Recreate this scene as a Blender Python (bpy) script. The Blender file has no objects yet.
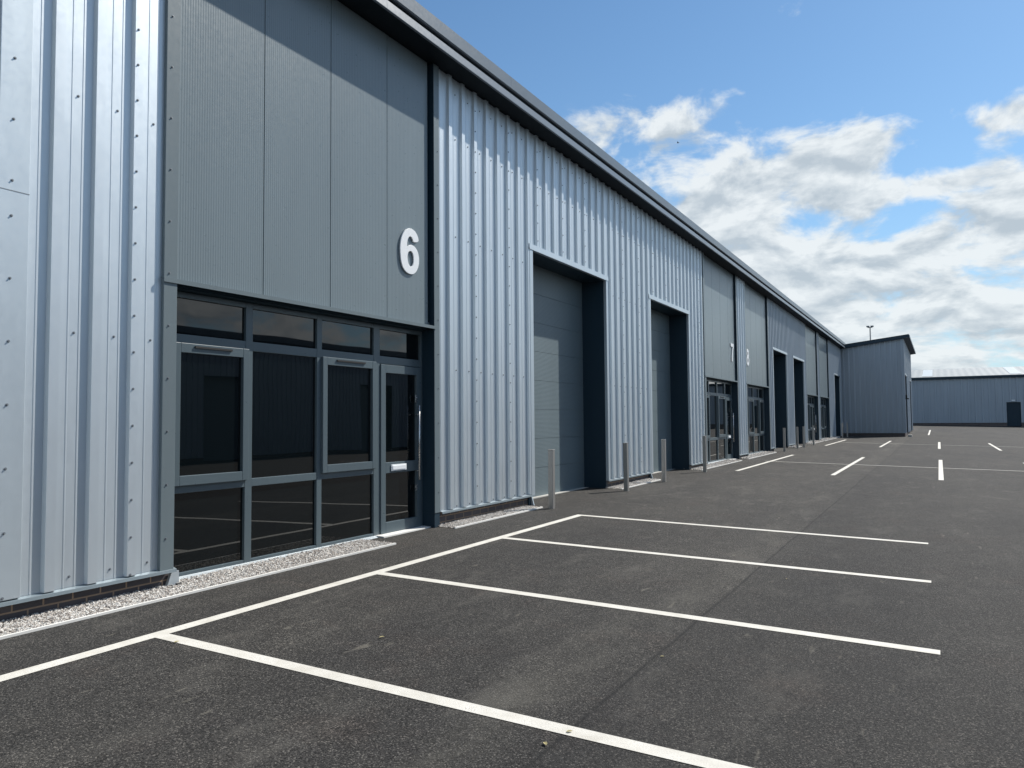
import bpy, math, random
from mathutils import Vector, Matrix
random.seed(7)
R = math.radians
sc = bpy.context.scene
col = sc.collection

# ------------------------------------------------------------------ helpers
class MB:
    """collects faces, links them as ONE mesh object"""
    def __init__(s): s.v = []; s.f = []
    def face(s, *p):
        n = len(s.v); s.v += [tuple(q) for q in p]; s.f.append(tuple(range(n, n + len(p))))
    def box(s, x0, x1, y0, y1, z0, z1):
        n = len(s.v)
        s.v += [(x0,y0,z0),(x1,y0,z0),(x1,y1,z0),(x0,y1,z0),(x0,y0,z1),(x1,y0,z1),(x1,y1,z1),(x0,y1,z1)]
        s.f += [tuple(n+i for i in q) for q in ((0,3,2,1),(4,5,6,7),(0,1,5,4),(1,2,6,5),(2,3,7,6),(3,0,4,7))]
    def prism(s, pts, axis, a, b):
        """pts: closed 2D outline; axis 'y': pts are (x,z); 'x': (y,z); 'z': (x,y)"""
        def P(p, t): return {'y': (p[0], t, p[1]), 'x': (t, p[0], p[1]), 'z': (p[0], p[1], t)}[axis]
        n = len(s.v); k = len(pts)
        s.v += [P(p, a) for p in pts] + [P(p, b) for p in pts]
        s.f += [tuple(range(n+k-1, n-1, -1)), tuple(range(n+k, n+2*k))]
        s.f += [(n+i, n+(i+1) % k, n+k+(i+1) % k, n+k+i) for i in range(k)]
    def cyl(s, c, axis, r, l, n=8, r2=None):
        r2 = r if r2 is None else r2
        c = Vector(c); a = Vector(axis).normalized(); u = a.orthogonal().normalized(); w = a.cross(u)
        m = len(s.v)
        for k, rr in ((0, r), (l, r2)):
            for i in range(n):
                t = 2*math.pi*i/n; s.v.append(tuple(c + a*k + (u*math.cos(t) + w*math.sin(t))*rr))
        s.f += [tuple(m+i for i in range(n-1, -1, -1)), tuple(m+n+i for i in range(n))]
        s.f += [(m+i, m+(i+1) % n, m+n+(i+1) % n, m+n+i) for i in range(n)]
    def build(s, name, mat, parent=None, bevel=0, smooth=False):
        me = bpy.data.meshes.new(name); me.from_pydata(s.v, [], s.f); me.update()
        me.materials.append(mat)
        o = bpy.data.objects.new(name, me); col.objects.link(o)
        if smooth:
            for p in me.polygons: p.use_smooth = True
        if bevel:
            b = o.modifiers.new('bevel', 'BEVEL'); b.width = bevel; b.segments = 2; b.limit_method = 'ANGLE'
        if parent is not None:
            o.parent = parent; o.matrix_parent_inverse = Matrix.Translation(parent_world(parent)).inverted()
        return o
def parent_world(p):
    v = Vector(p.location)
    return v if p.parent is None else Vector((0, 0, 0)) + v if p.type == 'EMPTY' else Vector((0, 0, 0))
def tag(o, label=None, cat=None, group=None, kind=None):
    for k, v in (('label', label), ('category', cat), ('group', group), ('kind', kind)):
        if v: o[k] = v
    return o
def empty(name, loc):
    o = bpy.data.objects.new(name, None); col.objects.link(o); o.location = loc; o.empty_display_size = .2
    return o

# ------------------------------------------------------------------ materials
def new_mat(name):
    m = bpy.data.materials.new(name); m.use_nodes = True
    nt = m.node_tree; b = nt.nodes['Principled BSDF']
    return m, nt, b
def N(nt, t, **kw):
    n = nt.nodes.new(t)
    for k, v in kw.items():
        if k in n.inputs: n.inputs[k].default_value = v
        else: setattr(n, k, v)
    return n
def noise(nt, vec, scale, detail=4, rough=.55, dim='3D'):
    n = N(nt, 'ShaderNodeTexNoise'); n.inputs['Scale'].default_value = scale
    n.inputs['Detail'].default_value = detail; n.inputs['Roughness'].default_value = rough
    if vec is not None: nt.links.new(vec, n.inputs['Vector'])
    return n.outputs['Fac']
def ramp(nt, fac, a, b, ca=(0,0,0,1), cb=(1,1,1,1)):
    r = N(nt, 'ShaderNodeValToRGB'); e = r.color_ramp.elements
    e[0].position = a; e[1].position = b
    e[0].color = ca if len(ca) == 4 else (*ca, 1); e[1].color = cb if len(cb) == 4 else (*cb, 1)
    nt.links.new(fac, r.inputs[0]); return r.outputs[0]
def math_(nt, op, a, b=None, c=None, clamp=False):
    m = N(nt, 'ShaderNodeMath'); m.operation = op; m.use_clamp = clamp
    for i, v in enumerate((a, b, c)):
        if v is None: continue
        if isinstance(v, (int, float)): m.inputs[i].default_value = v
        else: nt.links.new(v, m.inputs[i])
    return m.outputs[0]
def mix(nt, fac, a, b, mode='MIX'):
    m = N(nt, 'ShaderNodeMix'); m.data_type = 'RGBA'; m.blend_type = mode
    for i, v in ((0, fac), (6, a), (7, b)):
        if isinstance(v, (int, float)): m.inputs[i].default_value = v
        elif isinstance(v, tuple): m.inputs[i].default_value = v if len(v) == 4 else (*v, 1)
        else: nt.links.new(v, m.inputs[i])
    return m.outputs[2]
def bump(nt, b, h, strength, dist):
    n = N(nt, 'ShaderNodeBump'); n.inputs['Strength'].default_value = strength; n.inputs['Distance'].default_value = dist
    nt.links.new(h, n.inputs['Height']); nt.links.new(n.outputs[0], b.inputs['Normal'])
def coords(nt):
    t = N(nt, 'ShaderNodeTexCoord'); return t.outputs['Object']
def stretch(nt, vec, s):
    m = N(nt, 'ShaderNodeMapping'); m.inputs['Scale'].default_value = s; nt.links.new(vec, m.inputs[0]); return m.outputs[0]

def metal_paint(name, c, metallic=0., rough=.45, var=.12, ripple=.0, micro=None, dirt=.0, spec=.5):
    """coil-coated steel: slight tone drift, streaks, optional fine micro-ribs along one axis"""
    m, nt, b = new_mat(name); v = coords(nt)
    n1 = noise(nt, stretch(nt, v, (1, 1, .18)), 1.6, 5)
    n2 = noise(nt, v, 22, 4)
    dark = tuple(x*(1-var) for x in c); light = tuple(min(1, x*(1+var)) for x in c)
    cc = mix(nt, ramp(nt, n1, .3, .7), dark, light)
    if dirt:
        z = N(nt, 'ShaderNodeSeparateXYZ'); nt.links.new(v, z.inputs[0])
        d = math_(nt, 'MULTIPLY', math_(nt, 'SMOOTH_MIN', math_(nt, 'SUBTRACT', 1.0, math_(nt, 'MULTIPLY', z.outputs[2], 1.1), clamp=True), 1, .1), dirt)
        d = math_(nt, 'MULTIPLY', d, ramp(nt, noise(nt, stretch(nt, v, (1, 1, .3)), 9, 5), .35, .75))
        cc = mix(nt, d, cc, (.22, .19, .15))
    nt.links.new(cc, b.inputs['Base Color'])
    b.inputs['Metallic'].default_value = metallic
    b.inputs['Specular IOR Level'].default_value = spec
    rr = N(nt, 'ShaderNodeMapRange'); rr.inputs['To Min'].default_value = rough-.07; rr.inputs['To Max'].default_value = rough+.07
    nt.links.new(n2, rr.inputs[0]); nt.links.new(rr.outputs[0], b.inputs['Roughness'])
    h = noise(nt, stretch(nt, v, (1, 1, .5)), 2.3, 2)
    if micro:
        ax, pitch, depth = micro
        z = N(nt, 'ShaderNodeSeparateXYZ'); nt.links.new(v, z.inputs[0])
        s = math_(nt, 'SINE', math_(nt, 'MULTIPLY', z.outputs[ax], 2*math.pi/pitch))
        s = math_(nt, 'MULTIPLY', s, depth)
        h = math_(nt, 'ADD', math_(nt, 'MULTIPLY', h, ripple), s)
        bump(nt, b, h, 1, 1)
    elif ripple:
        bump(nt, b, math_(nt, 'MULTIPLY', h, ripple), 1, 1)
    return m

M = {}
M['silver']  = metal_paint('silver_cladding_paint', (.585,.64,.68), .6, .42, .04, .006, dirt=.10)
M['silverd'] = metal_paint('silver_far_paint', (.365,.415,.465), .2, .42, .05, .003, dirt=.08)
M['flash']   = metal_paint('silver_flashing_paint', (.53,.59,.63), .55, .42, .05, .006)
M['drip']    = metal_paint('drip_paint', (.22,.265,.29), .2, .42, .05, .002)
M['merlin']  = metal_paint('grey_panel_paint', (.165,.203,.22), .0, .30, .05, .001, micro=(1, .028, .00045), spec=.6)
M['merlinf'] = metal_paint('grey_flashing_paint', (.145,.18,.195), .0, .36, .06, .004)
M['frame']   = metal_paint('window_frame_paint', (.092,.122,.138), .0, .3, .06)
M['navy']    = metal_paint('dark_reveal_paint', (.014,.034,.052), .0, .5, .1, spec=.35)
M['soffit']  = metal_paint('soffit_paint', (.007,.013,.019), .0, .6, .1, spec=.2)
M['door']    = metal_paint('sectional_door_paint', (.145,.185,.20), .0, .42, .05, .001, micro=(2, .024, .0006))
M['fascia']  = metal_paint('fascia_paint', (.16,.19,.225), .0, .35, .06, .002)
M['gutter']  = metal_paint('gutter_paint', (.135,.165,.195), .0, .35, .06, .002)
M['galv']    = metal_paint('galvanised_steel', (.36,.345,.325), .5, .45, .16, .002, dirt=.3)
M['steel']   = metal_paint('brushed_steel', (.62,.62,.62), .9, .28, .05)
M['screw']   = metal_paint('screw_head', (.20,.22,.24), .3, .5, .05)
M['white']   = metal_paint('white_sign_face', (.84,.86,.87), .0, .45, .02)
M['black']   = metal_paint('black_rubber', (.012,.012,.013), .0, .7, .1)
M['stone']   = metal_paint('pale_concrete', (.44,.43,.40), .0, .85, .12, .002)
M['sill']    = metal_paint('pale_cill_paint', (.42,.47,.50), .1, .4, .05)
M['roof']    = metal_paint('pale_roof_sheet', (.21,.235,.25), .1, .6, .05, 0, micro=(0, .667, .004))
M['rooflight'] = metal_paint('rooflight_sheet', (.46,.50,.52), .0, .4, .03)
M['edge']    = metal_paint('pale_edging', (.68,.67,.64), .0, .8, .08)
M['leaf']    = metal_paint('dry_leaf', (.36,.31,.15), .0, .7, .2)

def glass():
    m, nt, b = new_mat('tinted_glass'); v = coords(nt)
    b.inputs['Base Color'].default_value = (.003,.005,.006,1); b.inputs['Roughness'].default_value = .015
    b.inputs['IOR'].default_value = 1.62
    bump(nt, b, math_(nt, 'MULTIPLY', noise(nt, v, 1.1, 1), .0014), 1, 1)
    return m
M['glass'] = glass()

def brick(name, ax):
    m, nt, b = new_mat(name); v = coords(nt)
    z = N(nt, 'ShaderNodeSeparateXYZ'); nt.links.new(v, z.inputs[0])
    c = N(nt, 'ShaderNodeCombineXYZ'); nt.links.new(z.outputs[ax], c.inputs[0]); nt.links.new(z.outputs[2], c.inputs[1])
    t = N(nt, 'ShaderNodeTexBrick'); nt.links.new(c.outputs[0], t.inputs['Vector'])
    t.inputs['Scale'].default_value = 1; t.inputs['Brick Width'].default_value = .225; t.inputs['Row Height'].default_value = .078
    t.inputs['Mortar Size'].default_value = .008; t.inputs['Mortar Smooth'].default_value = .3
    t.inputs['Color1'].default_value = (.04,.045,.06,1); t.inputs['Color2'].default_value = (.08,.075,.085,1)
    t.inputs['Mortar'].default_value = (.36,.26,.18,1)
    cc = mix(nt, math_(nt, 'MULTIPLY', noise(nt, v, 30, 5), .5), t.outputs['Color'], (.09,.065,.055))
    nt.links.new(cc, b.inputs['Base Color']); b.inputs['Roughness'].default_value = .6
    h = math_(nt, 'ADD', math_(nt, 'MULTIPLY', t.outputs['Fac'], -.004), math_(nt, 'MULTIPLY', noise(nt, v, 60, 4), .002))
    bump(nt, b, h, 1, 1); return m
M['brick'] = brick('blue_engineering_brick', 1)
M['brickx'] = brick('blue_engineering_brick_end', 0)

def asphalt():
    m, nt, b = new_mat('asphalt'); v = coords(nt)
    s = N(nt, 'ShaderNodeSeparateXYZ'); nt.links.new(v, s.inputs[0])
    # aggregate
    vo = N(nt, 'ShaderNodeTexVoronoi'); vo.inputs['Scale'].default_value = 150; nt.links.new(v, vo.inputs['Vector'])
    sp = N(nt, 'ShaderNodeSeparateColor'); nt.links.new(vo.outputs['Color'], sp.inputs[0])
    fine = noise(nt, v, 92, 4, .8)
    c = mix(nt, ramp(nt, fine, .40, .62), (.009,.0088,.0086), (.081,.078,.074))
    c = mix(nt, ramp(nt, sp.outputs[0], .86, .95), c, (.17,.16,.145))
    # broad wear, roller passes along the building, dust
    big = noise(nt, stretch(nt, v, (1, .35, 1)), .55, 5, .6)
    c = mix(nt, ramp(nt, big, .35, .7), mix(nt, 1., c, (.80,.80,.82), 'MULTIPLY'), mix(nt, 1., c, (1.22,1.2,1.16), 'MULTIPLY'))
    mott = noise(nt, v, 3.2, 6, .7)
    c = mix(nt, 1., c, ramp(nt, mott, .3, .7, (.74,.74,.75), (1.0,1.0,1.0)), 'MULTIPLY')
    dust = ramp(nt, noise(nt, stretch(nt, v, (1.5, .6, 1)), 1.5, 8, .76), .53, .70)
    c = mix(nt, math_(nt, 'MULTIPLY', dust, .42), c, (.128,.121,.108))
    scuff = math_(nt, 'ADD', ramp(nt, noise(nt, stretch(nt, v, (5, 1.2, 1)), 1.3, 3, .8), .66, .72), ramp(nt, noise(nt, stretch(nt, v, (.5, 9, 1)), 1.1, 4, .75), .67, .72), clamp=True)
    c = mix(nt, math_(nt, 'MULTIPLY', math_(nt, 'MULTIPLY', scuff, fine), .85), c, (.2,.185,.155))
    red = ramp(nt, noise(nt, v, 1.1, 6, .7), .55, .72)
    c = mix(nt, math_(nt, 'MULTIPLY', red, .35), c, mix(nt, 1., c, (1.25,1.0,.92), 'MULTIPLY'))
    # paving lane: joints running along the building
    wob = math_(nt, 'MULTIPLY', math_(nt, 'SUBTRACT', noise(nt, stretch(nt, v, (0, 1, 0)), .8, 3), .5), .04)
    xx = math_(nt, 'ADD', s.outputs[0], wob)
    nd = math_(nt, 'MULTIPLY', math_(nt, 'SUBTRACT', 1.0, math_(nt, 'DIVIDE', math_(nt, 'ABSOLUTE', math_(nt, 'SUBTRACT', xx, 3.9)), .36), clamp=True), math_(nt, 'MULTIPLY', ramp(nt, noise(nt, stretch(nt, v, (1, .4, 1)), 2.2, 6, .75), .42, .68), .32))
    c = mix(nt, nd, c, (.135,.128,.11))
    for x0, w, k in ((4.27, .016, .9), (8.4, .02, .6), (12.6, .02, .6)):
        d = math_(nt, 'ABSOLUTE', math_(nt, 'SUBTRACT', xx, x0))
        j = math_(nt, 'SUBTRACT', 1.0, math_(nt, 'DIVIDE', d, w), clamp=True)
        j = math_(nt, 'MULTIPLY', j, ramp(nt, noise(nt, v, 9, 4, .7), .25, .5))
        c = mix(nt, math_(nt, 'MULTIPLY', j, k), c, (.014,.014,.014))
    lane = math_(nt, 'GREATER_THAN', xx, 4.25)
    c = mix(nt, math_(nt, 'MULTIPLY', lane, .24), c, (.022,.022,.023))
    nt.links.new(c, b.inputs['Base Color'])
    b.inputs['Roughness'].default_value = .85; b.inputs['Specular IOR Level'].default_value = .18
    h = math_(nt, 'ADD', math_(nt, 'MULTIPLY', vo.outputs['Distance'], -.35), fine)
    bump(nt, b, math_(nt, 'MULTIPLY', h, .007), 1, 1)
    return m
M['asphalt'] = asphalt()

def paint():
    m, nt, b = new_mat('white_road_paint'); v = coords(nt)
    g = noise(nt, v, 130, 4, .7); w = noise(nt, v, 5, 6, .7)
    c = mix(nt, ramp(nt, w, .3, .75), (.50,.475,.42), (.70,.68,.63))
    c = mix(nt, ramp(nt, math_(nt, 'MULTIPLY', g, math_(nt, 'ADD', w, .5)), .62, .72), c, (.30,.275,.24))
    st = ramp(nt, noise(nt, v, 2.4, 5, .7), .62, .72)
    c = mix(nt, math_(nt, 'MULTIPLY', st, .3), c, (.62,.49,.33))
    nt.links.new(c, b.inputs['Base Color']); b.inputs['Roughness'].default_value = .7
    bump(nt, b, math_(nt, 'MULTIPLY', g, .003), 1, 1); return m
M['paint'] = paint()

def gravel():
    m, nt, b = new_mat('gravel_stones'); v = coords(nt)
    vo = N(nt, 'ShaderNodeTexVoronoi'); vo.inputs['Scale'].default_value = 50; nt.links.new(v, vo.inputs['Vector'])
    r = N(nt, 'ShaderNodeValToRGB'); e = r.color_ramp.elements
    e[0].color = (.17,.155,.145,1); e[1].color = (.64,.62,.585,1); e[1].position = .8
    x = e.new(.25); x.color = (.41,.365,.325,1); x = e.new(.55); x.color = (.52,.49,.455,1)
    s = N(nt, 'ShaderNodeSeparateColor'); nt.links.new(vo.outputs['Color'], s.inputs[0]); nt.links.new(s.outputs[0], r.inputs[0])
    nt.links.new(r.outputs[0], b.inputs['Base Color']); b.inputs['Roughness'].default_value = .85
    return m
M['gravel'] = gravel()

# ------------------------------------------------------------------ ground
def g(x, y):
    return -.022*max(-20, min(30, x)) + .0045*max(-25, min(110, y)) + .010*max(0, min(95, y)-62)
def grid_sheet(name, xs, ys, dz, mat):
    m = MB(); nx, ny = len(xs), len(ys)
    for y in ys:
        for x in xs: m.v.append((x, y, g(x, y)+dz))
    m.f = [(j*nx+i, j*nx+i+1, (j+1)*nx+i+1, (j+1)*nx+i) for j in range(ny-1) for i in range(nx-1)]
    return m.build(name, mat)
o = grid_sheet('ground', [-1500,-300,-60,-20,-5,0,5,10,20,30,60,300,1500], [-1500,-300,-60,-25,0,30,62,95,110,160,400,1500], 0, M['asphalt'])
tag(o, kind='structure')
W = .054
def line_y(x, y0, y1):
    m = MB(); m.face(*[(px, py, g(px, py)+.003) for px, py in ((x-W,y0),(x+W,y0),(x+W,y1),(x-W,y1))])
    tag(m.build('parking_line', M['paint']), kind='structure')
def line_x(y, x0, x1, w=W, h=.003):
    m = MB(); m.face(*[(px, py, g(px, py)+h) for px, py in ((x0,y-w),(x1,y-w),(x1,y+w),(x0,y+w))])
    tag(m.build('parking_line', M['paint']), kind='structure')
line_y(1.15, -3.85, 10.63)
for y, xe in ((-3.8,5.86),(-1.38,5.86),(1.03,5.86),(3.47,5.86),(5.82,5.86),(8.20,5.79),(10.58,5.74)): line_x(y, 1.204, xe)
for x in (1.15, 3.52, 5.9, 8.28, 10.6): line_y(x, 20.8, 29.85)
line_x(25.4, 1.0, 16.5, .04, .006)
for x in (1.12, 3.47, 5.87, 8.2): line_y(x, 39.3, 48.5)
line_x(44.0, 1.0, 12.5, .04, .006)
line_y(5.2, 63.5, 76)

# ------------------------------------------------------------------ gravel margins
def stones(y0, y1, x0, x1, size, density):
    m = MB(); n = int((y1-y0)*(x1-x0)*density)
    base = [(1,0,0),(-1,0,0),(0,1,0),(0,-1,0),(0,0,1),(0,0,-1)]
    fs = ((0,2,4),(2,1,4),(1,3,4),(3,0,4),(2,0,5),(1,2,5),(3,1,5),(0,3,5))
    m.face((x0,y0,g(x0,y0)+.006),(x1,y0,g(x1,y0)+.006),(x1,y1,g(x1,y1)+.006),(x0,y1,g(x0,y1)+.006))
    for _ in range(n):
        x = random.uniform(x0, x1); y = random.uniform(y0, y1); s = size*random.uniform(.5, 1.25)
        ang = random.uniform(0, 6.28); ca, sa = math.cos(ang), math.sin(ang); k = len(m.v)
        sq = (random.uniform(.8,1.3), random.uniform(.6,1), random.uniform(.5,.85)); z = g(x, y)+.01+random.uniform(-.1,.9)*size
        for a, b, c in base:
            a, b, c = a*sq[0]+random.uniform(-.25,.25), b*sq[1]+random.uniform(-.25,.25), c*sq[2]+random.uniform(-.2,.2)
            m.v.append((x+s*(a*ca-b*sa), y+s*(a*sa+b*ca), z+s*c))
        m.f += [tuple(k+i for i in q) for q in fs]
    o = m.build('gravel', M['gravel'])
    tag(o, kind='stuff')
    return o
margins = [(-3,7.15,-.16,.34,.010,5600,'pale gravel margin under the corrugated corner and the glass of unit 6'),
           (8.5,11.05,-.04,.27,.0105,5200,'pale gravel margin under the silver pier right of unit 6'),
           (14.5,16.95,-.04,.30,.016,2200,'pale gravel margin between the two nearest loading doors'),
           (20.4,25.2,-.16,.30,.02,1400,'pale gravel margin running up to the unit 7 windows'),
           (26.2,31.2,-.16,.30,.025,900,'pale gravel margin in front of unit 8'),
           (35.8,37.4,-.04,.30,.03,700,'pale gravel patch between the third and fourth loading doors'),
           (40.9,45.2,-.16,.30,.03,600,'pale gravel margin beyond the fourth loading door'),
           (45.7,53.5,-.16,.30,.03,500,'farthest pale gravel margin beside the wall')]
for a in margins:
    o = stones(*a[:6]); o['label'] = a[6]; o['category'] = 'gravel'
    m = MB(); e = a[3]
    m.prism([(e, a[0]), (e+.028, a[0]), (e+.028, a[1]), (e, a[1])], 'z', g(e, a[0])-.03, g(e, (a[0]+a[1])/2)+.012)
    m = MB(); x0, x1, y0, y1 = e, e+.022, a[0], a[1]
    P8 = [(x0,y0),(x1,y0),(x1,y1),(x0,y1)]
    n0 = len(m.v); m.v += [(x,y,g(x,y)-.05) for x,y in P8]+[(x,y,g(x,y)+.018) for x,y in P8]
    m.f += [(4,5,6,7),(0,1,5,4),(1,2,6,5),(2,3,7,6),(3,0,4,7)]
    tag(m.build('kerb_edging', M['edge']), kind='structure')

# ------------------------------------------------------------------ cladding
ZT = 6.32          # underside of the eave
PITCH = 1/3
def rib_profile(a, b, phase, pitch=PITCH, h=.035):
    """outline of a ribbed sheet between a and b: list of (position, height)"""
    pts = []
    k0 = math.floor((a-phase)/pitch)-1
    raw = []
    for k in range(k0, int((b-phase)/pitch)+2):
        c = phase + k*pitch; q = pitch/PITCH
        for d, hh in ((-.012,0),(0,h),(.078,h),(.092,0),(.150,0),(.1535,.0028),(.161,.0028),(.1645,0),(.238,0),(.2415,.0028),(.249,.0028),(.2525,0)):
            raw.append((c+d*q, hh))
    raw.sort()
    def at(p):
        for (p0,h0),(p1,h1) in zip(raw, raw[1:]):
            if p0 <= p <= p1: return h0+(h1-h0)*(p-p0)/max(1e-9, p1-p0)
        return 0
    pts = [(a, at(a))]+[r for r in raw if a < r[0] < b]+[(b, at(b))]
    return pts
def clad(m, plane, a, b, z0, z1, phase, X=0, sign=1, pitch=PITCH, h=.035, ztop=None):
    """plane 'x': wall facing +x (sign 1) or -x at x=X, running along y; plane 'y': facing -y (sign -1) at y=X, running along x"""
    pr = rib_profile(a, b, phase, pitch, h); zf = ztop or (lambda p: z1)
    def P(p, hh, z): return (X+sign*hh, p, z) if plane == 'x' else (p, X+sign*hh, z)
    n = len(m.v)
    for p, hh in pr: m.v += [P(p, hh, z0), P(p, hh, zf(p))]
    k = len(pr)
    m.f += [(n+2*i, n+2*i+2, n+2*i+3, n+2*i+1) for i in range(k-1)]
    # return edge (sheet thickness) so that the lower edge reads
    n2 = len(m.v)
    for p, hh in pr: m.v += [P(p, -.012, z0)]
    m.f += [(n+2*i, n2+i, n2+i+1, n+2*i+2) for i in range(k-1)]
def screw(m, y, z, X=0, r=.0085, h=.008):
    m.cyl((X-.001, y, z), (1,0,0), r*1.25, .004, 8)
    m.cyl((X+.002, y, z), (1,0,0), r*.72, h, 6)
def clad_screws(m, a, b, z0, z1, phase, lap_every=3, lap0=0, far=False):
    k = math.ceil((a-phase)/PITCH)
    while phase+k*PITCH+.26 < b:
        c = phase + k*PITCH
        if c > a-.01:
            for z in (.27, 2.16, 4.05, 5.45, 6.1):
                if z0 < z < z1 and c+.2 < b: screw(m, c+.205, z)
            if (k-lap0) % lap_every == 0:
                z = .20
                while z < z1:
                    if z > z0: screw(m, c+.028, z, .035)
                    z += .307 if not far else .6
        k += 1

terr = empty('warehouse_building', (0, 23, g(0, 23)))
tag(terr, 'long silver ribbed metal warehouse terrace on the left with units 6, 7 and 8', 'warehouse')
PAR = terr
def screws_out(s, par, mat='screw', nmax=100):
    """nearest screws each a part of their own, the rest one 'stuff' part"""
    per_v, per_f = 28, 16+0
    per_v = 16+12; per_f = (2+8)+(2+6)
    n = len(s.v)//per_v
    idx = sorted(range(n), key=lambda i: s.v[i*per_v][1])
    rest = MB()
    for c, i in enumerate(idx):
        vs = s.v[i*per_v:(i+1)*per_v]; fs = [tuple(k-i*per_v for k in f) for f in s.f[i*per_f:(i+1)*per_f]]
        if c < nmax:
            m = MB(); m.v = vs; m.f = fs; m.build('fixing_screw', M[mat], par)
        else:
            k = len(rest.v); rest.v += vs; rest.f += [tuple(k+q for q in f) for f in fs]
    if rest.v: tag(rest.build('fixing_screws', M[mat], par), kind='stuff')
END = 57.9
# bays: glazed shop fronts (start y, mirrored, number) ; doors (y0,y1)
BW = 4.08
bays = [(4.36,0,'6'),(22.05,0,'7'),(27.48,1,'8'),(41.6,0,None),(46.55,1,None)]
doors = [(11.27,14.5),(17.27,20.4),(32.55,35.75),(37.55,40.75),(53.65,56.85)]
ZD = 4.30; ZB = .24
# corrugated sheets
def wall_piece(name, spans, phase, mat, far, lap0, label=None, z_low=ZB):
    m = MB(); s = MB()
    for a, b, z0 in spans:
        clad(m, 'x', a, b, z0, ZT, phase)
        if not far: clad_screws(s, max(a, 2.2), b, z0, ZT, phase, 3, lap0)
    o = m.build(name, mat, PAR)
    if label: o['label'] = label
    screws_out(s, o)
    return o
wall_piece('ribbed_wall', [(-14, 2.95, .19)], 3.334, M['silver'], False, 2)
wall_piece('ribbed_wall', [(3.155, 4.305, .19)], 3.334, M['silver'], False, 2, 'bright silver ribbed wall at the left edge beside the unit 6 glass')
m = MB(); m.box(-.02, .037, 2.94, 3.165, .19, ZT)
o = m.build('joint_flashing', M['flash'], PAR, .004)
m = MB()
for z in [3.229+.4565*k for k in range(7)]+[2.968-.46*k for k in range(7)]: screw(m, 3.04, z, .037)
screws_out(m, o)
m = MB(); m.box(.0368,.0385, 2.941, 3.164, 3.15, 3.156); m.build('flashing_lap', M['screw'], o)
wall_piece('ribbed_wall', [(8.53, 11.16, ZB),(11.16, 14.595, 4.40),(14.595, 17.16, ZB),(17.16, 20.49, 4.40),(20.49, 21.98, ZB)], 8.772, M['silver'], False, 2)
wall_piece('ribbed_wall', [(26.215, 27.42, ZB)], 26.4, M['silver'], True, 0)
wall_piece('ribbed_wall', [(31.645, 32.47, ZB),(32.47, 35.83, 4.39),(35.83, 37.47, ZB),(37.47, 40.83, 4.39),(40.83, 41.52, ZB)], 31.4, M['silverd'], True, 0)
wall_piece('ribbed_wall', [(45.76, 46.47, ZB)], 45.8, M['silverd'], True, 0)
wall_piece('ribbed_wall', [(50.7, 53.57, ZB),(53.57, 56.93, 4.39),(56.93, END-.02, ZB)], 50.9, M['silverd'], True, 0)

# drips + brick plinth below each pier
def plinth(a, b, zb):
    z0 = g(0, a)-.1
    m = MB(); m.box(-.30, -.045, a+.01, b-.01, z0, zb-.004); o = m.build('brick_plinth', M['brick'], PAR)
    m = MB(); m.prism([(-.044,zb-.002),(.036,zb-.012),(.04,zb-.034),(.044,zb-.034),(.041,zb-.008),(-.012,zb+.006)], 'y', a-.005, b+.005)
    m.build('drip_flashing', M['drip'], PAR)
for a, b, zb in ((-14,4.46,.185),(8.57,11.24,ZB-.003),(14.53,17.24,ZB-.003),(20.43,22.13,ZB-.003),(26.13,27.55,ZB+.02),(31.57,32.5,ZB+.05),(35.8,37.5,ZB+.06),(40.8,41.6,ZB+.08),(45.75,46.5,ZB+.09),(50.7,53.6,ZB+.1),(56.9,END-.02,ZB+.12)):
    plinth(a, b, zb)
# small pale stop-end pieces at the feet of the piers
m = MB()
for a in (11.2, 17.2): m.prism([(-.04,g(0,a)),(.03,g(0,a)),(-.01,ZB-.05),(-.04,ZB-.05)], 'y', a+.041, a+.066)
m.build('stop_end', M['flash'], PAR)
m = MB(); m.prism([(4.40,.02),(4.52,.02),(4.52,.15),(4.45,.15)], 'x', -.03, .0)
m.build('stop_end', M['flash'], PAR)
m = MB(); m.cyl((.03, 4.47, .035), (0,1,0), .014, .05, 10); m.build('drain_spout', M['black'], PAR)

# ------------------------------------------------------------------ numbers
def outline_obj(name, loops, thick, loc, scale, mat, parent, refine=2):
    cu = bpy.data.curves.new(name, 'CURVE'); cu.dimensions = '2D'; cu.fill_mode = 'BOTH'
    cu.extrude = thick/2; cu.bevel_depth = .002; cu.bevel_resolution = 1
    for lp, sm in loops:
        pts = lp
        if sm:
            for _ in range(refine):
                q = []
                for i in range(len(pts)):
                    a, b = pts[i], pts[(i+1) % len(pts)]
                    q += [(a[0]*.75+b[0]*.25, a[1]*.75+b[1]*.25), (a[0]*.25+b[0]*.75, a[1]*.25+b[1]*.75)]
                pts = q
        sp = cu.splines.new('POLY'); sp.points.add(len(pts)-1)
        for i, p in enumerate(pts): sp.points[i].co = (p[0]*scale, p[1]*scale, 0, 1)
        sp.use_cyclic_u = True
    tmp = bpy.data.objects.new('tmp', cu); col.objects.link(tmp)
    dg = bpy.context.evaluated_depsgraph_get()
    me = bpy.data.meshes.new_from_object(tmp.evaluated_get(dg)); bpy.data.objects.remove(tmp)
    # curve xy -> world: local x -> +y, local y -> +z, normal -> +x
    mat4 = Matrix.Translation(loc) @ Matrix(((0,0,1,0),(1,0,0,0),(0,1,0,0),(0,0,0,1)))
    me.transform(mat4); me.materials.clear(); me.materials.append(mat)
    o = bpy.data.objects.new(name, me); col.objects.link(o)
    o.parent = parent; o.matrix_parent_inverse = Matrix.Translation(parent_world(parent)).inverted()
    return o
def tr6(p):
    out = []
    for x, y in p: out.append(((x-205)/184*.415, (618-(y-.318*(x-297)))/446*.61))
    return out
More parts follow.
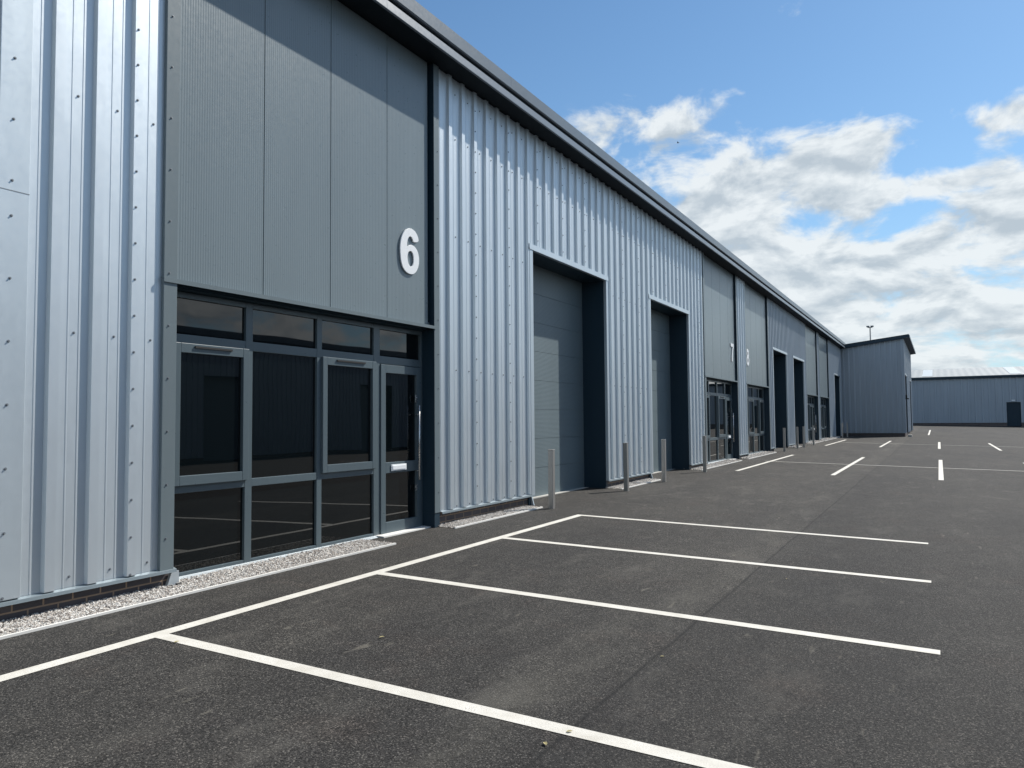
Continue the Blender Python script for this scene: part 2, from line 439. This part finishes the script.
six_o = tr6([(334,310),(386,306),(380,262),(365,225),(340,190),(297,170),(258,184),(232,222),(214,275),(206,335),(206,400),(210,462),(220,520),(236,565),(260,598),(290,620),(325,628),(352,612),(373,580),(386,535),(389,488),(385,440),(372,395),(352,362),(326,340),(300,336),(282,345),(270,364),(268,335),(272,295),(282,262),(298,248),(314,254),(326,275)])
six_h = tr6([(300,393),(318,400),(330,424),(336,458),(337,492),(334,525),(322,550),(304,552),(288,534),(278,503),(273,465),(274,430),(283,402)])
seven = [(.0,.61),(.40,.61),(.40,.52),(.30,.37),(.24,.22),(.21,.0),(.09,.0),(.13,.20),(.19,.35),(.28,.505),(.0,.505)]
def ell(cx, cy, rx, ry, a0=0, a1=360, n=28):
    return [(cx+rx*math.cos(R(a0+(a1-a0)*i/n)), cy+ry*math.sin(R(a0+(a1-a0)*i/n))) for i in range(n+(0 if a1-a0 >= 360 else 1))]
eight_o = ell(.21,.445,.175,.165,-42,222,22)+ell(.21,.185,.21,.19,140,400,26)
NUM = {'6':[(six_o,1),(six_h,1)], '7':[(seven,0)], '8':[(eight_o,0),(ell(.21,.445,.075,.075),0),(ell(.21,.19,.095,.095),0)]}

# ------------------------------------------------------------------ glazed bays
XG = -.19; XP = -.03
def glazed_bay(y0, mir, num):
    def V(a, b):
        return (y0+BW-b, y0+BW-a) if mir else (y0+a, y0+b)
    zg = g(0, y0+2)
    zs = zg if y0 > 10 else .01
    # side flashings (outermost), full height
    m = MB(); s = MB()
    m.box(-.06, .033, y0-.055, y0+.08, ZB-.075, ZT)
    o = m.build('corner_flashing', M['merlinf'], PAR, .003)
    if y0 < 10:
        z = 5.078-.4625*10
        while z < 6.25: screw(s, y0, z, .033); z += .4625
        screws_out(s, o)
    m = MB(); m.box(.0285, .034, y0+BW-.038, y0+BW+.088, ZB-.01, ZT)
    o = m.build('corner_flashing', M['merlinf'], PAR, .003)
    if y0 < 10:
        s = MB(); z = .5
        while z < 6.25: screw(s, y0+BW+.05, z, .034, .007); z += .4625
        screws_out(s, o)
    # dark reveals of the recess
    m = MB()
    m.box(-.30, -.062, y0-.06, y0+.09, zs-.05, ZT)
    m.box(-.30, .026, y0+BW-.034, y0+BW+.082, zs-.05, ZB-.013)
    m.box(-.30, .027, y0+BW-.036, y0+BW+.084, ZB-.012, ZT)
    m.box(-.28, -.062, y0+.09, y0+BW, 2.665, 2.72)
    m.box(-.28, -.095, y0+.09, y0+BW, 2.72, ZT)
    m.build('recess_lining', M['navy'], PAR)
    # flat panels above
    for a, b in ((.075,1.120),(1.128,2.098),(2.106,3.112),(3.120,3.985)):
        m = MB(); ya, yb = y0+a, y0+b; m.box(-.094, XP, ya, yb, 2.735, ZT)
        m.build('wall_panel', M['merlin'], PAR, .003)
    m = MB(); m.prism([(-.052,2.775),(-.048,2.775),(-.046,2.735),(.045,2.722),(.045,2.682),(.041,2.682),(.040,2.716),(-.06,2.722)], 'y', y0-.06, y0+BW-.004)
    m.build('window_head_trim', M['merlinf'], PAR)
    # frame grid
    F = MB(); x0, x1 = XG-.05, XG+.02
    cols = [(.09,.20),(1.035,1.125),(2.045,2.125),(3.03,3.15),(4.0,BW)]
    for a, b in cols:
        ya, yb = V(a, b); F.box(x0, x1, ya, yb, zs, 2.66)
    ZS = (zs+.03, .085)
    for i in range(4):
        ya, yb = V(cols[i][1], cols[i+1][0])
        if i < 3:
            F.box(x0, x1-.002, ya, yb, zs+.0, zs+.075)
            F.box(x0, x1-.002, ya, yb, .805, .885)
        F.box(x0, x1-.002, ya, yb, 2.172, 2.268)
        F.box(x0, x1-.002, ya, yb, 2.605, 2.66)
    fr = F.build('window_frame', M['frame'], PAR, .004)
    # glass
    def pane(a, b, z0, z1, par, X=XG-.01, name='pane'):
        ya, yb = V(a, b); m = MB(); m.box(X-.02, X, ya, yb, z0, z1)
        o = m.build(name, M['glass'], par)
        gk = MB(); e = .009
        for q in ((ya,ya+e,z0,z1),(yb-e,yb,z0,z1),(ya+e,yb-e,z0,z0+e),(ya+e,yb-e,z1-e,z1)): gk.box(X, X+.003, *q)
        return o
    for i in range(4): pane(cols[i][1], cols[i+1][0], 2.268, 2.605, fr)
    for i in range(3): pane(cols[i][1], cols[i+1][0], zs+.075, .805, fr)
    pane(cols[1][1], cols[2][0], .885, 2.172, fr)
    for i in (0, 2):
        a, b = cols[i][1]-.015, cols[i+1][0]+.02
        S = MB(); ya, yb = V(a, b); w = .075; X0, X1 = XG-.01, XG+.052
        S.box(X0, X1, ya, ya+w, .875, 2.185); S.box(X0, X1, yb-w, yb, .875, 2.185)
        S.box(X0, X1-.001, ya+w, yb-w, .875, .965); S.box(X0, X1-.001, ya+w, yb-w, 2.095, 2.185)
        so = S.build('opening_sash', M['frame'], PAR, .004)
        pane(a+w, b-w, .965, 2.095, so, XG+.015)
        H = MB(); H.box(X1, X1+.014, ya+.22, yb-.22, 2.145, 2.163); H.build('trickle_vent', M['black'], so)
    # door leaf
    a, b = 3.155, 3.995; D = MB(); ya, yb = V(a, b); w = .095; X0, X1 = XG-.03, XG+.035
    D.box(X0, X1, ya, ya+w, zs+.012, 2.165); D.box(X0, X1, yb-w, yb, zs+.012, 2.165)
    D.box(X0, X1-.001, ya+w, yb-w, zs+.012, zs+.18); D.box(X0, X1-.001, ya+w, yb-w, .80, .935); D.box(X0, X1-.001, ya+w, yb-w, 2.06, 2.165)
    do = D.build('entrance_door', M['frame'], PAR, .004)
    pane(a+w, b-w, zs+.18, .80, do, XG); pane(a+w, b-w, .935, 2.06, do, XG)
    hv = V(3.86, 3.90)[0]+.02
    H = MB(); H.cyl((X1+.055, hv, .68), (0,0,1), .013, .98, 12)
    H.cyl((X1, hv, .80), (1,0,0), .009, .055, 8); H.cyl((X1, hv, 1.54), (1,0,0), .009, .055, 8)
    H.build('pull_handle', M['steel'], do, smooth=True)
    H = MB(); H.box(X1, X1+.008, hv-.018, hv+.018, 1.70, 1.80); H.cyl((X1+.008, hv, 1.76), (1,0,0), .012, .012, 10)
    H.box(X1, X1+.008, hv-.018, hv+.018, .54, .62); H.build('lock_plate', M['steel'], do, .002)
    yl, yr = V(3.35, 3.66); H = MB(); H.box(X1, X1+.012, yl, yr, .825, .905); H.box(X1+.012, X1+.018, yl+.02, yr-.02, .838, .892)
    H.build('letter_plate', M['white'], do, .003)
    # cill and threshold
    ya, yb = V(.09, 3.06); m = MB(); m.prism([(x1+.001,zs+.045),(x1+.001,zs+.02),(-.075,zs-.02),(-.07,zs+.012)], 'y', ya, yb); m.build('window_cill', M['sill'], PAR)
    ya, yb = V(3.06, BW-.01); m = MB(); m.prism([(-.23,zs-.03),(-.03,zs-.03),(-.035,g(0,y0+3.9)+.014),(-.23,g(0,y0+3.9)+.022)], 'y', ya, yb); m.build('door_threshold', M['edge'], PAR)
    if num:
        v = 3.36 if not mir else None
        ny = y0+3.355 if not mir else y0+.28
        outline_obj('unit_number', NUM[num], .014, (XP+.015, ny, 3.355), .965, M['white'], PAR)
for b in bays: glazed_bay(*b)

# ------------------------------------------------------------------ loading doors
def loading_bay(ya, yb, xs=1):
    zg = g(0, ya); XD = -.50
    m = MB(); w = .10
    m.box(-.02, .040, ya-.115, ya, ZB-.02, ZD); m.build('door_side_flashing', M['flash'], PAR, .003)
    m = MB(); m.box(-.02, .040, yb, yb+.095, ZB-.02, ZD); m.build('door_side_flashing', M['flash'], PAR, .003)
    m = MB(); m.prism([(-.012,4.41),(.045,4.395),(.05,4.30),(.046,4.30),(.038,4.388),(-.02,4.398)], 'y', ya-.13, yb+.11)
    m.box(-.02,.036,ya-.115,yb+.095,ZD,4.39)
    m.build('door_head_flashing', M['flash'], PAR)
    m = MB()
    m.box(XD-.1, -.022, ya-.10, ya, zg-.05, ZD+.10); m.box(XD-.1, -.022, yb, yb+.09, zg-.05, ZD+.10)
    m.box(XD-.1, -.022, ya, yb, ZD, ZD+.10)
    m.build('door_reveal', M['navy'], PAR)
    m = MB(); z = zg+.012; n = 8; hh = (ZD-z)/n
    for i in range(n):
        m.box(XD-.045, XD, ya+.002, yb-.002, z+i*hh+(.003 if i else 0), z+(i+1)*hh-.003)
    m.box(XD-.05, XD-.012, ya+.001, yb-.001, z, ZD)
    o = m.build('loading_door', M['door'], PAR)
    t = MB(); t.box(XD-.01, XD+.10, ya+.002, yb-.002, zg-.05, zg+.028); t.build('door_threshold', M['stone'], PAR)
    h = MB(); h.box(XD, XD+.014, ya+.35, ya+.55, zg+.9, zg+.915); h.build('door_handle', M['merlinf'], o)
for a, b in doors: loading_bay(a, b)

# ------------------------------------------------------------------ eave, gutter, roof, back of terrace
YA, YB = -14, END-.03
def strip(name, pts, mat, a=YA, b=YB, par=None): 
    m = MB(); m.prism(pts, 'y', a, b); return m.build(name, mat, par or PAR)
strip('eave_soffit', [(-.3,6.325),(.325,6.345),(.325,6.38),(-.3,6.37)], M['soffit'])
fa = MB(); ga = MB(); y = YA
while y < YB:
    e = min(y+3.0, YB)
    fa.prism([(.320,6.322),(.345,6.322),(.350,6.33),(.345,6.435),(.328,6.45),(.320,6.45)], 'y', y+.0015, e-.0015)
    ga.prism([(.27,6.515),(.335,6.505),(.352,6.52),(.356,6.69),(.33,6.705),(.10,6.705),(.10,6.515)], 'y', y+.0015, e-.0015)
    y = e
fa.build('fascia_strip', M['fascia'], PAR); ga.build('gutter', M['gutter'], PAR)
strip('gutter_recess', [(-.1,6.38),(.285,6.38),(.285,6.52),(-.1,6.52)], M['navy'])
strip('roof', [(.1,6.60),(.1,6.66),(-12,7.75),(-24,6.66),(-24,6.60)], M['roof'])
m = MB(); m.box(-23.9, -.62, YA, YB, -.3, 6.32); m.build('inner_wall', M['navy'], PAR)

# ------------------------------------------------------------------ end block
blk = empty('end_block_building', (2, END, g(2, END)))
tag(blk, 'smaller blue grey ribbed metal block with sloping roof at the far end of the terrace', 'building')
PAR = blk
BX = 3.93; BY = END; BE = 73.0
zt = lambda x: 6.30 + x*.128
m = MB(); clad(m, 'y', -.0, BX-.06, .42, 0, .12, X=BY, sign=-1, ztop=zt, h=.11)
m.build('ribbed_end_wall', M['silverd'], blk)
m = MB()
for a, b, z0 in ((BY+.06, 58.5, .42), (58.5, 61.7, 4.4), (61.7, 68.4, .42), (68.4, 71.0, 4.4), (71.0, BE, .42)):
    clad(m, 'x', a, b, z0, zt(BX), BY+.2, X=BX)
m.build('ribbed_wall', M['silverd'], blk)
m = MB(); m.box(BX-.058, BX+.04, BY-.04, BY+.058, .42, zt(BX)+.02); m.build('corner_flashing', M['silverd'], blk)
m = MB(); m.box(.005, .10, BY-.065, BY-.002, .42, zt(0)); m.build('corner_flashing', M['silverd'], blk)
m = MB(); m.box(-10, BX-.05, BY+.05, BE-.05, -.2, .415); m.build('brick_plinth', M['brickx'], blk)
m = MB(); m.box(-6, BX-.7, BY+.04, BE-.03, .42, 5.35)
m.box(BX-.7, BX-.04, BY+.04, 58.5, .42, 6.5); m.box(BX-.7, BX-.04, 61.7, 68.4, .42, 6.5); m.box(BX-.7, BX-.04, 71.0, BE-.03, .42, 6.5); m.box(BX-.7, BX-.04, 58.5, 61.7, 4.4, 6.5); m.box(BX-.7, BX-.04, 68.4, 71.0, 4.4, 6.5)
m.build('inner_wall', M['navy'], blk)
m = MB(); m.prism([(-8,5.25),(4.32,6.85),(4.32,6.97),(4.24,7.06),(-8,5.62)], 'y', BY-.32, BE+.15); m.build('roof', M['navy'], blk)
m = MB(); m.prism([(4.325,6.85),(4.35,6.85),(4.355,6.98),(4.27,7.08),(4.245,7.07),(4.325,6.97)], 'y', BY-.34, BE+.17); m.build('eave_flashing', M['fascia'], blk)
for a, b in ((58.5, 61.7), (68.4, 71.0)):
    m = MB(); m.box(BX-.55, BX-.5, a+.002, b-.002, .2, 4.39); m.build('loading_door', M['door'], blk)
    m = MB(); m.box(BX, BX+.05, a-.1, b+.1, 4.40, 4.50); m.build('door_head_flashing', M['flash'], blk)
m = MB(); m.box(BX+.002, BX+.14, BY+.05, BY+.17, 2.78, 3.0); m.box(BX+.03, BX+.24, BY-.02, BY+.20, 2.70, 2.78); m.build('wall_lamp', M['black'], blk, .01)
# white painted blocks at its corner
for a in ((4.04, 4.28, 57.9, 58.35),):
    m = MB(); m.box(a[0], a[1], a[2], a[3], .1, g(3.9,58)+.14)
    tag(m.build('concrete_block', M['stone'], None, .02), 'low pale concrete block at the right foot of the far end block', 'block')

# ------------------------------------------------------------------ far warehouse across the yard
far = empty('far_warehouse', (20, 95, g(20, 95)))
tag(far, 'long low blue grey ribbed warehouse with pale roof closing the far side of the yard', 'warehouse')
FY = 95; FX0, FX1 = -8, 62
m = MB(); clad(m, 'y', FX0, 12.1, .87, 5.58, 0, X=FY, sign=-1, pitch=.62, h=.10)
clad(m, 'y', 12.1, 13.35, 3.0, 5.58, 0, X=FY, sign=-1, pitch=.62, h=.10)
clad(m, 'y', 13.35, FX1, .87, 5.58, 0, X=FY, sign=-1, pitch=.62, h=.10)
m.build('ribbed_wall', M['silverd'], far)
m = MB(); m.box(FX0, 12.1, FY+.02, FY+.3, -.5, .865); m.box(13.35, FX1, FY+.02, FY+.3, -.5, .865); m.build('brick_plinth', M['brickx'], far)
m = MB(); m.box(FX0, FX1, FY+.35, FY+24, -.6, 5.6); m.box(FX0, FX1, FY+.02, FY+.34, 5.0, 5.5)
m.box(FX0, 12.0, FY+.03, FY+.34, .87, 5.0); m.box(13.45, FX1, FY+.03, FY+.34, .87, 5.0); m.build('inner_wall', M['navy'], far)
m = MB(); m.box(FX0-.1, FX1+.1, FY-.30, FY+.1, 5.59, 5.80); m.build('fascia_strip', M['navy'], far)
m = MB(); m.prism([(FY-.25,5.805),(FY-.25,5.86),(FY+12,7.36),(FY+24,5.86),(FY+24,5.805)], 'x', FX0-.1, FX1+.1); m.build('roof', M['roof'], far)
sl = 1.5/12.25
for x0 in (4.4, 12.6, 21.0, 29.5, 38, 47):
    m = MB(); yy0, yy1 = FY+.8, FY+11.2
    z0 = 5.86+sl*(yy0-FY+.25)+.02; z1 = 5.86+sl*(yy1-FY+.25)+.02
    m.face((x0,yy0,z0),(x0+1.0,yy0,z0),(x0+1.0,yy1,z1),(x0,yy1,z1)); m.build('rooflight', M['rooflight'], far)
m = MB(); m.box(12.12, 12.72, FY+.12, FY+.17, .5, 2.99); m.box(12.73, 13.33, FY+.12, FY+.17, .5, 2.99); dd = m.build('double_door', M['navy'], far)
m = MB(); m.box(12.55, 12.85, FY-.2, FY-.11, 3.1, 3.25); m.build('wall_lamp', M['white'], far)

# ------------------------------------------------------------------ units opposite (seen mirrored in the glass)
opp = empty('opposite_warehouse', (26, 18, g(26, 18)))
tag(opp, 'dark ribbed warehouse row across the yard, seen only mirrored in the unit 6 glass', 'warehouse')
OX = 26; gz = g(OX, 10)
m = MB(); cuts = [(-4,-.8),(3.5,6.7),(17,20.2),(26,29.2),(38,41.2)]; p = -30
for a, b in cuts+[(62,62)]:
    clad(m, 'x', p, a, gz+.25, 5.9, 0, X=OX, sign=-1)
    if b > a: clad(m, 'x', a, b, gz+4.4, 5.9, 0, X=OX, sign=-1)
    p = b
m.build('ribbed_wall', M['silverd'], opp)
m = MB(); m.box(OX+.6, OX+20, -30, 62, gz-.6, 5.9); 
m.build('inner_wall', M['navy'], opp)
m = MB(); p = -30
for a, b in cuts+[(62,62)]:
    m.box(OX+.04, OX+.3, p, a, gz-.6, gz+.245); p = b
m.build('brick_plinth', M['brick'], opp)
m = MB(); m.prism([(OX-.35,5.92),(OX+10,6.9),(OX+20,5.95),(OX+20,5.9),(OX-.35,5.87)], 'y', -30.2, 62.2); m.build('roof', M['roof'], opp)
m = MB(); m.box(OX-.42, OX-.36, -30.2, 62.2, 5.86, 6.2); m.build('fascia_strip', M['gutter'], opp)
for a, b in cuts:
    m = MB(); m.box(OX+.45, OX+.5, a, b, gz-.1, gz+4.4); m.build('loading_door', M['door'], opp)

# ------------------------------------------------------------------ bollards
bol = [(.45,11.05,'nearest square steel bollard beside the left edge of the first loading door'),
       (.50,14.27,'square steel bollard in front of the pier between the two nearest loading doors'),
       (.52,16.56,'square steel bollard at the left edge of the second loading door'),
       (.55,19.85,'square steel bollard just left of the unit 7 windows'),
       (.45,32.19,'steel bollard in front of the third loading door'),
       (.46,35.35,'steel bollard at the left edge of the fourth loading door, left of a close pair'),
       (.55,36.6,'steel bollard in front of the fourth loading door, right of a close pair'),
       (.58,39.4,'steel bollard at the right edge of the fourth loading door'),
       (.57,52.13,'left one of the two farthest bollards in the corner by the end block'),
       (.65,54.33,'right one of the two farthest bollards in the corner by the end block')]
def make_bollard():
    root = empty('bollard', (0,0,0))
    m = MB(); m.box(-.042, .042, -.042, .042, -.15, .93); m.build('post', M['galv'], root, .007)
    m = MB(); m.box(-.045, .045, -.045, .045, .931, .942); m.build('cap', M['galv'], root, .003)
    return root
proto = make_bollard()
for i, (x, y, lab) in enumerate(bol):
    if i == 0: r = proto
    else:
        r = proto.copy(); col.objects.link(r)
        for ch in [c for c in bpy.data.objects if c.parent == proto and c.name.split('.')[0] in ('post','cap')]:
            c = ch.copy(); col.objects.link(c); c.parent = r
    r.location = (x, y, g(x, y)); r.rotation_euler = (R(random.uniform(-.4,.4)), R(random.uniform(-.4,.4)), R(random.uniform(-2,2)))
    tag(r, lab, 'bollard', 'steel bollards along the warehouse wall')

# ------------------------------------------------------------------ lamp mast behind, leaves, bird
lm = empty('lighting_mast', (-.26, 90, g(-.26, 90)))
tag(lm, 'tall thin floodlight mast with two heads rising behind the end block', 'lamp post')
m = MB(); m.cyl((-.26,90,.1), (0,0,1), .10, 11.1, 10, .06); m.build('pole', M['galv'], lm)
m = MB(); m.box(-.5,-.02,89.96,90.04,11.12,11.2); m.build('cross_arm', M['galv'], lm)
for sx in (-1, 1):
    m = MB(); m.box(-.26+sx*.2-.15, -.26+sx*.2+.15, 89.8, 90.2, 11.21, 11.34); m.build('lamp_head', M['gutter'], lm, .02)
for i, (x, y) in enumerate(((2.52,4.2),(4.31,4.79),(4.28,3.45),(4.24,3.27),(1.42,3.42),(4.6,7.6))):
    m = MB(); s = random.uniform(.012,.02); a = random.uniform(0, 6.28); ca, sa = math.cos(a), math.sin(a)
    def Q(u, v, h): return (x+s*(u*ca-v*sa), y+s*(u*sa+v*ca), g(x,y)+.006+s*h)
    for sg in (-1, 1):
        m.face(Q(-1,0,.05), Q(-.3,.5*sg,.28), Q(0,0,.08)) ; m.face(Q(-.3,.5*sg,.28), Q(.5,.42*sg,.3), Q(0,0,.08)); m.face(Q(.5,.42*sg,.3), Q(1.1,0,.12), Q(0,0,.08))
    o = m.build('leaf', M['leaf']); sol = o.modifiers.new('thickness', 'SOLIDIFY'); sol.thickness = .0008
    tag(o, 'tiny dry yellowish leaf lying on the dark asphalt of the parking bays', 'leaf', 'dry leaves scattered on the asphalt')

# ------------------------------------------------------------------ camera
F, yaw, pitch, roll = 764.687, .508479, .0485714, -.0081516
f = Vector((-math.sin(yaw)*math.cos(pitch), math.cos(yaw)*math.cos(pitch), math.sin(pitch)))
r = Vector((math.cos(yaw), math.sin(yaw), 0)); u = r.cross(f)
r2 = r*math.cos(roll)+u*math.sin(roll); u2 = -r*math.sin(roll)+u*math.cos(roll)
cam = bpy.data.cameras.new('camera'); co = bpy.data.objects.new('camera', cam); col.objects.link(co)
CP = Vector((5.9, 0, 1.44))
co.matrix_world = Matrix(((r2.x,u2.x,-f.x,CP.x),(r2.y,u2.y,-f.y,CP.y),(r2.z,u2.z,-f.z,CP.z),(0,0,0,1)))
cam.sensor_width = 36; cam.sensor_fit = 'HORIZONTAL'; cam.lens = F/1024*36; cam.clip_end = 4000; cam.clip_start = .05
sc.camera = co
def pdir(x, y): return (f + r2*(x-512)/F - u2*(y-384)/F).normalized()

# bird: a small dark speck gliding high over the roof
d = pdir(677, 143); bp = CP + d*110
m = MB(); m.cyl(tuple(bp), (1,.3,.05), .015, .22, 6, .045); m.cyl(tuple(bp+Vector((.21,.063,.01))), (1,.3,.05), .045, .10, 6, .01)
for s in (-1, 1):
    w = Vector((-.3,1,0)).normalized()*s
    a = bp+Vector((.08,.02,.02)); m.face(tuple(a+Vector((.08,0,0))), tuple(a+w*.18+Vector((.07,0,.09))), tuple(a+w*.36+Vector((-.05,0,.05))), tuple(a+w*.16+Vector((-.05,0,.06))), tuple(a+Vector((-.06,0,0))))
o = m.build('bird', M['black']); so = o.modifiers.new('thickness','SOLIDIFY'); so.thickness = .006
tag(o, 'tiny dark bird flying in front of the white cloud over the roof', 'bird')

# ------------------------------------------------------------------ sun and sky
SD = Vector((1, 2.15, 2.38)).normalized()
el = math.asin(SD.z); az = math.atan2(SD.x, SD.y)
sun = bpy.data.lights.new('sun', 'SUN'); sun.energy = 5.0; sun.angle = R(.55); sun.color = (1, .955, .88)
so = bpy.data.objects.new('sun', sun); col.objects.link(so)
so.rotation_euler = SD.to_track_quat('Z', 'Y').to_euler(); so.location = (20, 40, 40)
w = bpy.data.worlds.new('World'); sc.world = w; w.use_nodes = True
nt = w.node_tree; bg = nt.nodes['Background']; bg.inputs['Strength'].default_value = .085
sky = N(nt, 'ShaderNodeTexSky'); sky.sky_type = 'NISHITA'; sky.sun_disc = False
sky.sun_elevation = el; sky.sun_rotation = az; sky.altitude = 50; sky.air_density = 1.0; sky.dust_density = .3; sky.ozone_density = 2.6
tc = N(nt, 'ShaderNodeTexCoord'); v = tc.outputs['Generated']
s = N(nt, 'ShaderNodeSeparateXYZ'); nt.links.new(v, s.inputs[0])
A = math_(nt, 'ARCTAN2', s.outputs[0], s.outputs[1]); E = math_(nt, 'ARCSINE', s.outputs[2])
def blob(px, py, rx, ry, ang, wt):
    d = pdir(px, py); a0 = math.atan2(d.x, d.y); e0 = math.asin(d.z); k = 1/F
    ca, sa = math.cos(R(ang)), math.sin(R(ang))
    da = math_(nt, 'MULTIPLY', math_(nt, 'SUBTRACT', A, a0), math.cos(e0)); de = math_(nt, 'SUBTRACT', E, e0)
    U = math_(nt, 'ADD', math_(nt, 'MULTIPLY', da, ca), math_(nt, 'MULTIPLY', de, sa))
    V_ = math_(nt, 'SUBTRACT', math_(nt, 'MULTIPLY', de, ca), math_(nt, 'MULTIPLY', da, sa))
    q = math_(nt, 'ADD', math_(nt, 'POWER', math_(nt, 'ABSOLUTE', math_(nt, 'DIVIDE', U, rx*k)), 2), math_(nt, 'POWER', math_(nt, 'ABSOLUTE', math_(nt, 'DIVIDE', V_, ry*k)), 2))
    return math_(nt, 'MULTIPLY', math_(nt, 'EXPONENT', math_(nt, 'MULTIPLY', q, -1)), wt)
blobs = [(625,118,62,20,10,.34),(690,138,48,26,8,.30),(870,145,95,24,12,.40),(760,190,95,38,14,.36),(610,185,50,26,0,.16),
         (1008,112,30,15,25,.30),(950,118,40,26,0,-.30),(985,85,60,18,0,-.35),(880,305,210,40,0,.26),(945,180,60,9,3,.34),(985,222,75,26,18,.46),(800,262,95,28,0,.30),(855,197,40,10,0,.26),
         (700,270,120,60,0,.20),
         (900,222,36,20,20,-.34),(935,272,50,10,0,-.24),(698,182,30,12,20,-.26),(560,50,220,50,0,-.40),(850,55,280,48,0,-.45),(948,145,28,24,0,-.26),(655,95,25,14,0,-.1)]
tot = None
for b in blobs:
    q = blob(*b); tot = q if tot is None else math_(nt, 'ADD', tot, q)
def cloudnoise(off):
    c = N(nt, 'ShaderNodeCombineXYZ')
    nt.links.new(s.outputs[0], c.inputs[0]); nt.links.new(s.outputs[1], c.inputs[1])
    nt.links.new(math_(nt, 'MULTIPLY', math_(nt, 'ADD', math_(nt, 'POWER', math_(nt, 'ABSOLUTE', s.outputs[2]), .72), off), 1.75), c.inputs[2])
    n = N(nt, 'ShaderNodeTexNoise'); n.inputs['Scale'].default_value = 11.0; n.inputs['Detail'].default_value = 9; n.inputs['Roughness'].default_value = .57
    n.inputs['Distortion'].default_value = .25
    nt.links.new(c.outputs[0], n.inputs['Vector']); return n.outputs['Fac']
n0 = cloudnoise(0); n1 = cloudnoise(.016)
hor = math_(nt, 'MULTIPLY', math_(nt, 'EXPONENT', math_(nt, 'MULTIPLY', math_(nt, 'ABSOLUTE', E), -6.0)), .34)
base = math_(nt, 'ADD', tot, hor)
dens = math_(nt, 'ADD', math_(nt, 'MULTIPLY', math_(nt, 'SUBTRACT', n0, .5), 2.3), math_(nt, 'ADD', base, .44))
dens1 = math_(nt, 'ADD', math_(nt, 'MULTIPLY', math_(nt, 'SUBTRACT', n1, .5), 2.3), math_(nt, 'ADD', base, .44))
cov = N(nt, 'ShaderNodeMapRange'); cov.interpolation_type = 'SMOOTHSTEP'
cov.inputs['From Min'].default_value = .38; cov.inputs['From Max'].default_value = .80; nt.links.new(dens, cov.inputs[0])
# light: edges facing the sun (above) bright, thick lower bodies grey
lit = math_(nt, 'MULTIPLY', math_(nt, 'SUBTRACT', dens, dens1), 1.7)
thick = N(nt, 'ShaderNodeMapRange'); thick.inputs['From Min'].default_value = .55; thick.inputs['From Max'].default_value = 1.0; nt.links.new(dens1, thick.inputs[0])
br = math_(nt, 'ADD', math_(nt, 'SUBTRACT', .86, math_(nt, 'MULTIPLY', thick.outputs[0], .42)), lit, clamp=True)
cc = mix(nt, br, (4.9,5.6,6.2), (8.3,8.75,8.95))
out = mix(nt, math_(nt, 'MULTIPLY', cov.outputs[0], .95), mix(nt, math_(nt, 'MULTIPLY', math_(nt, 'EXPONENT', math_(nt, 'MULTIPLY', math_(nt, 'ABSOLUTE', E), -7.0)), .85), mix(nt, 1.0, sky.outputs[0], (.86,1.12,1.22), 'MULTIPLY'), (4.9,6.5,7.7)), cc)
nt.links.new(out, bg.inputs['Color'])

# ------------------------------------------------------------------ render settings
sc.render.engine = 'CYCLES'
sc.view_settings.view_transform = 'Standard'; sc.view_settings.look = 'None'
sc.view_settings.exposure = 0.28; sc.view_settings.gamma = 1
sc.view_settings.use_curve_mapping = False
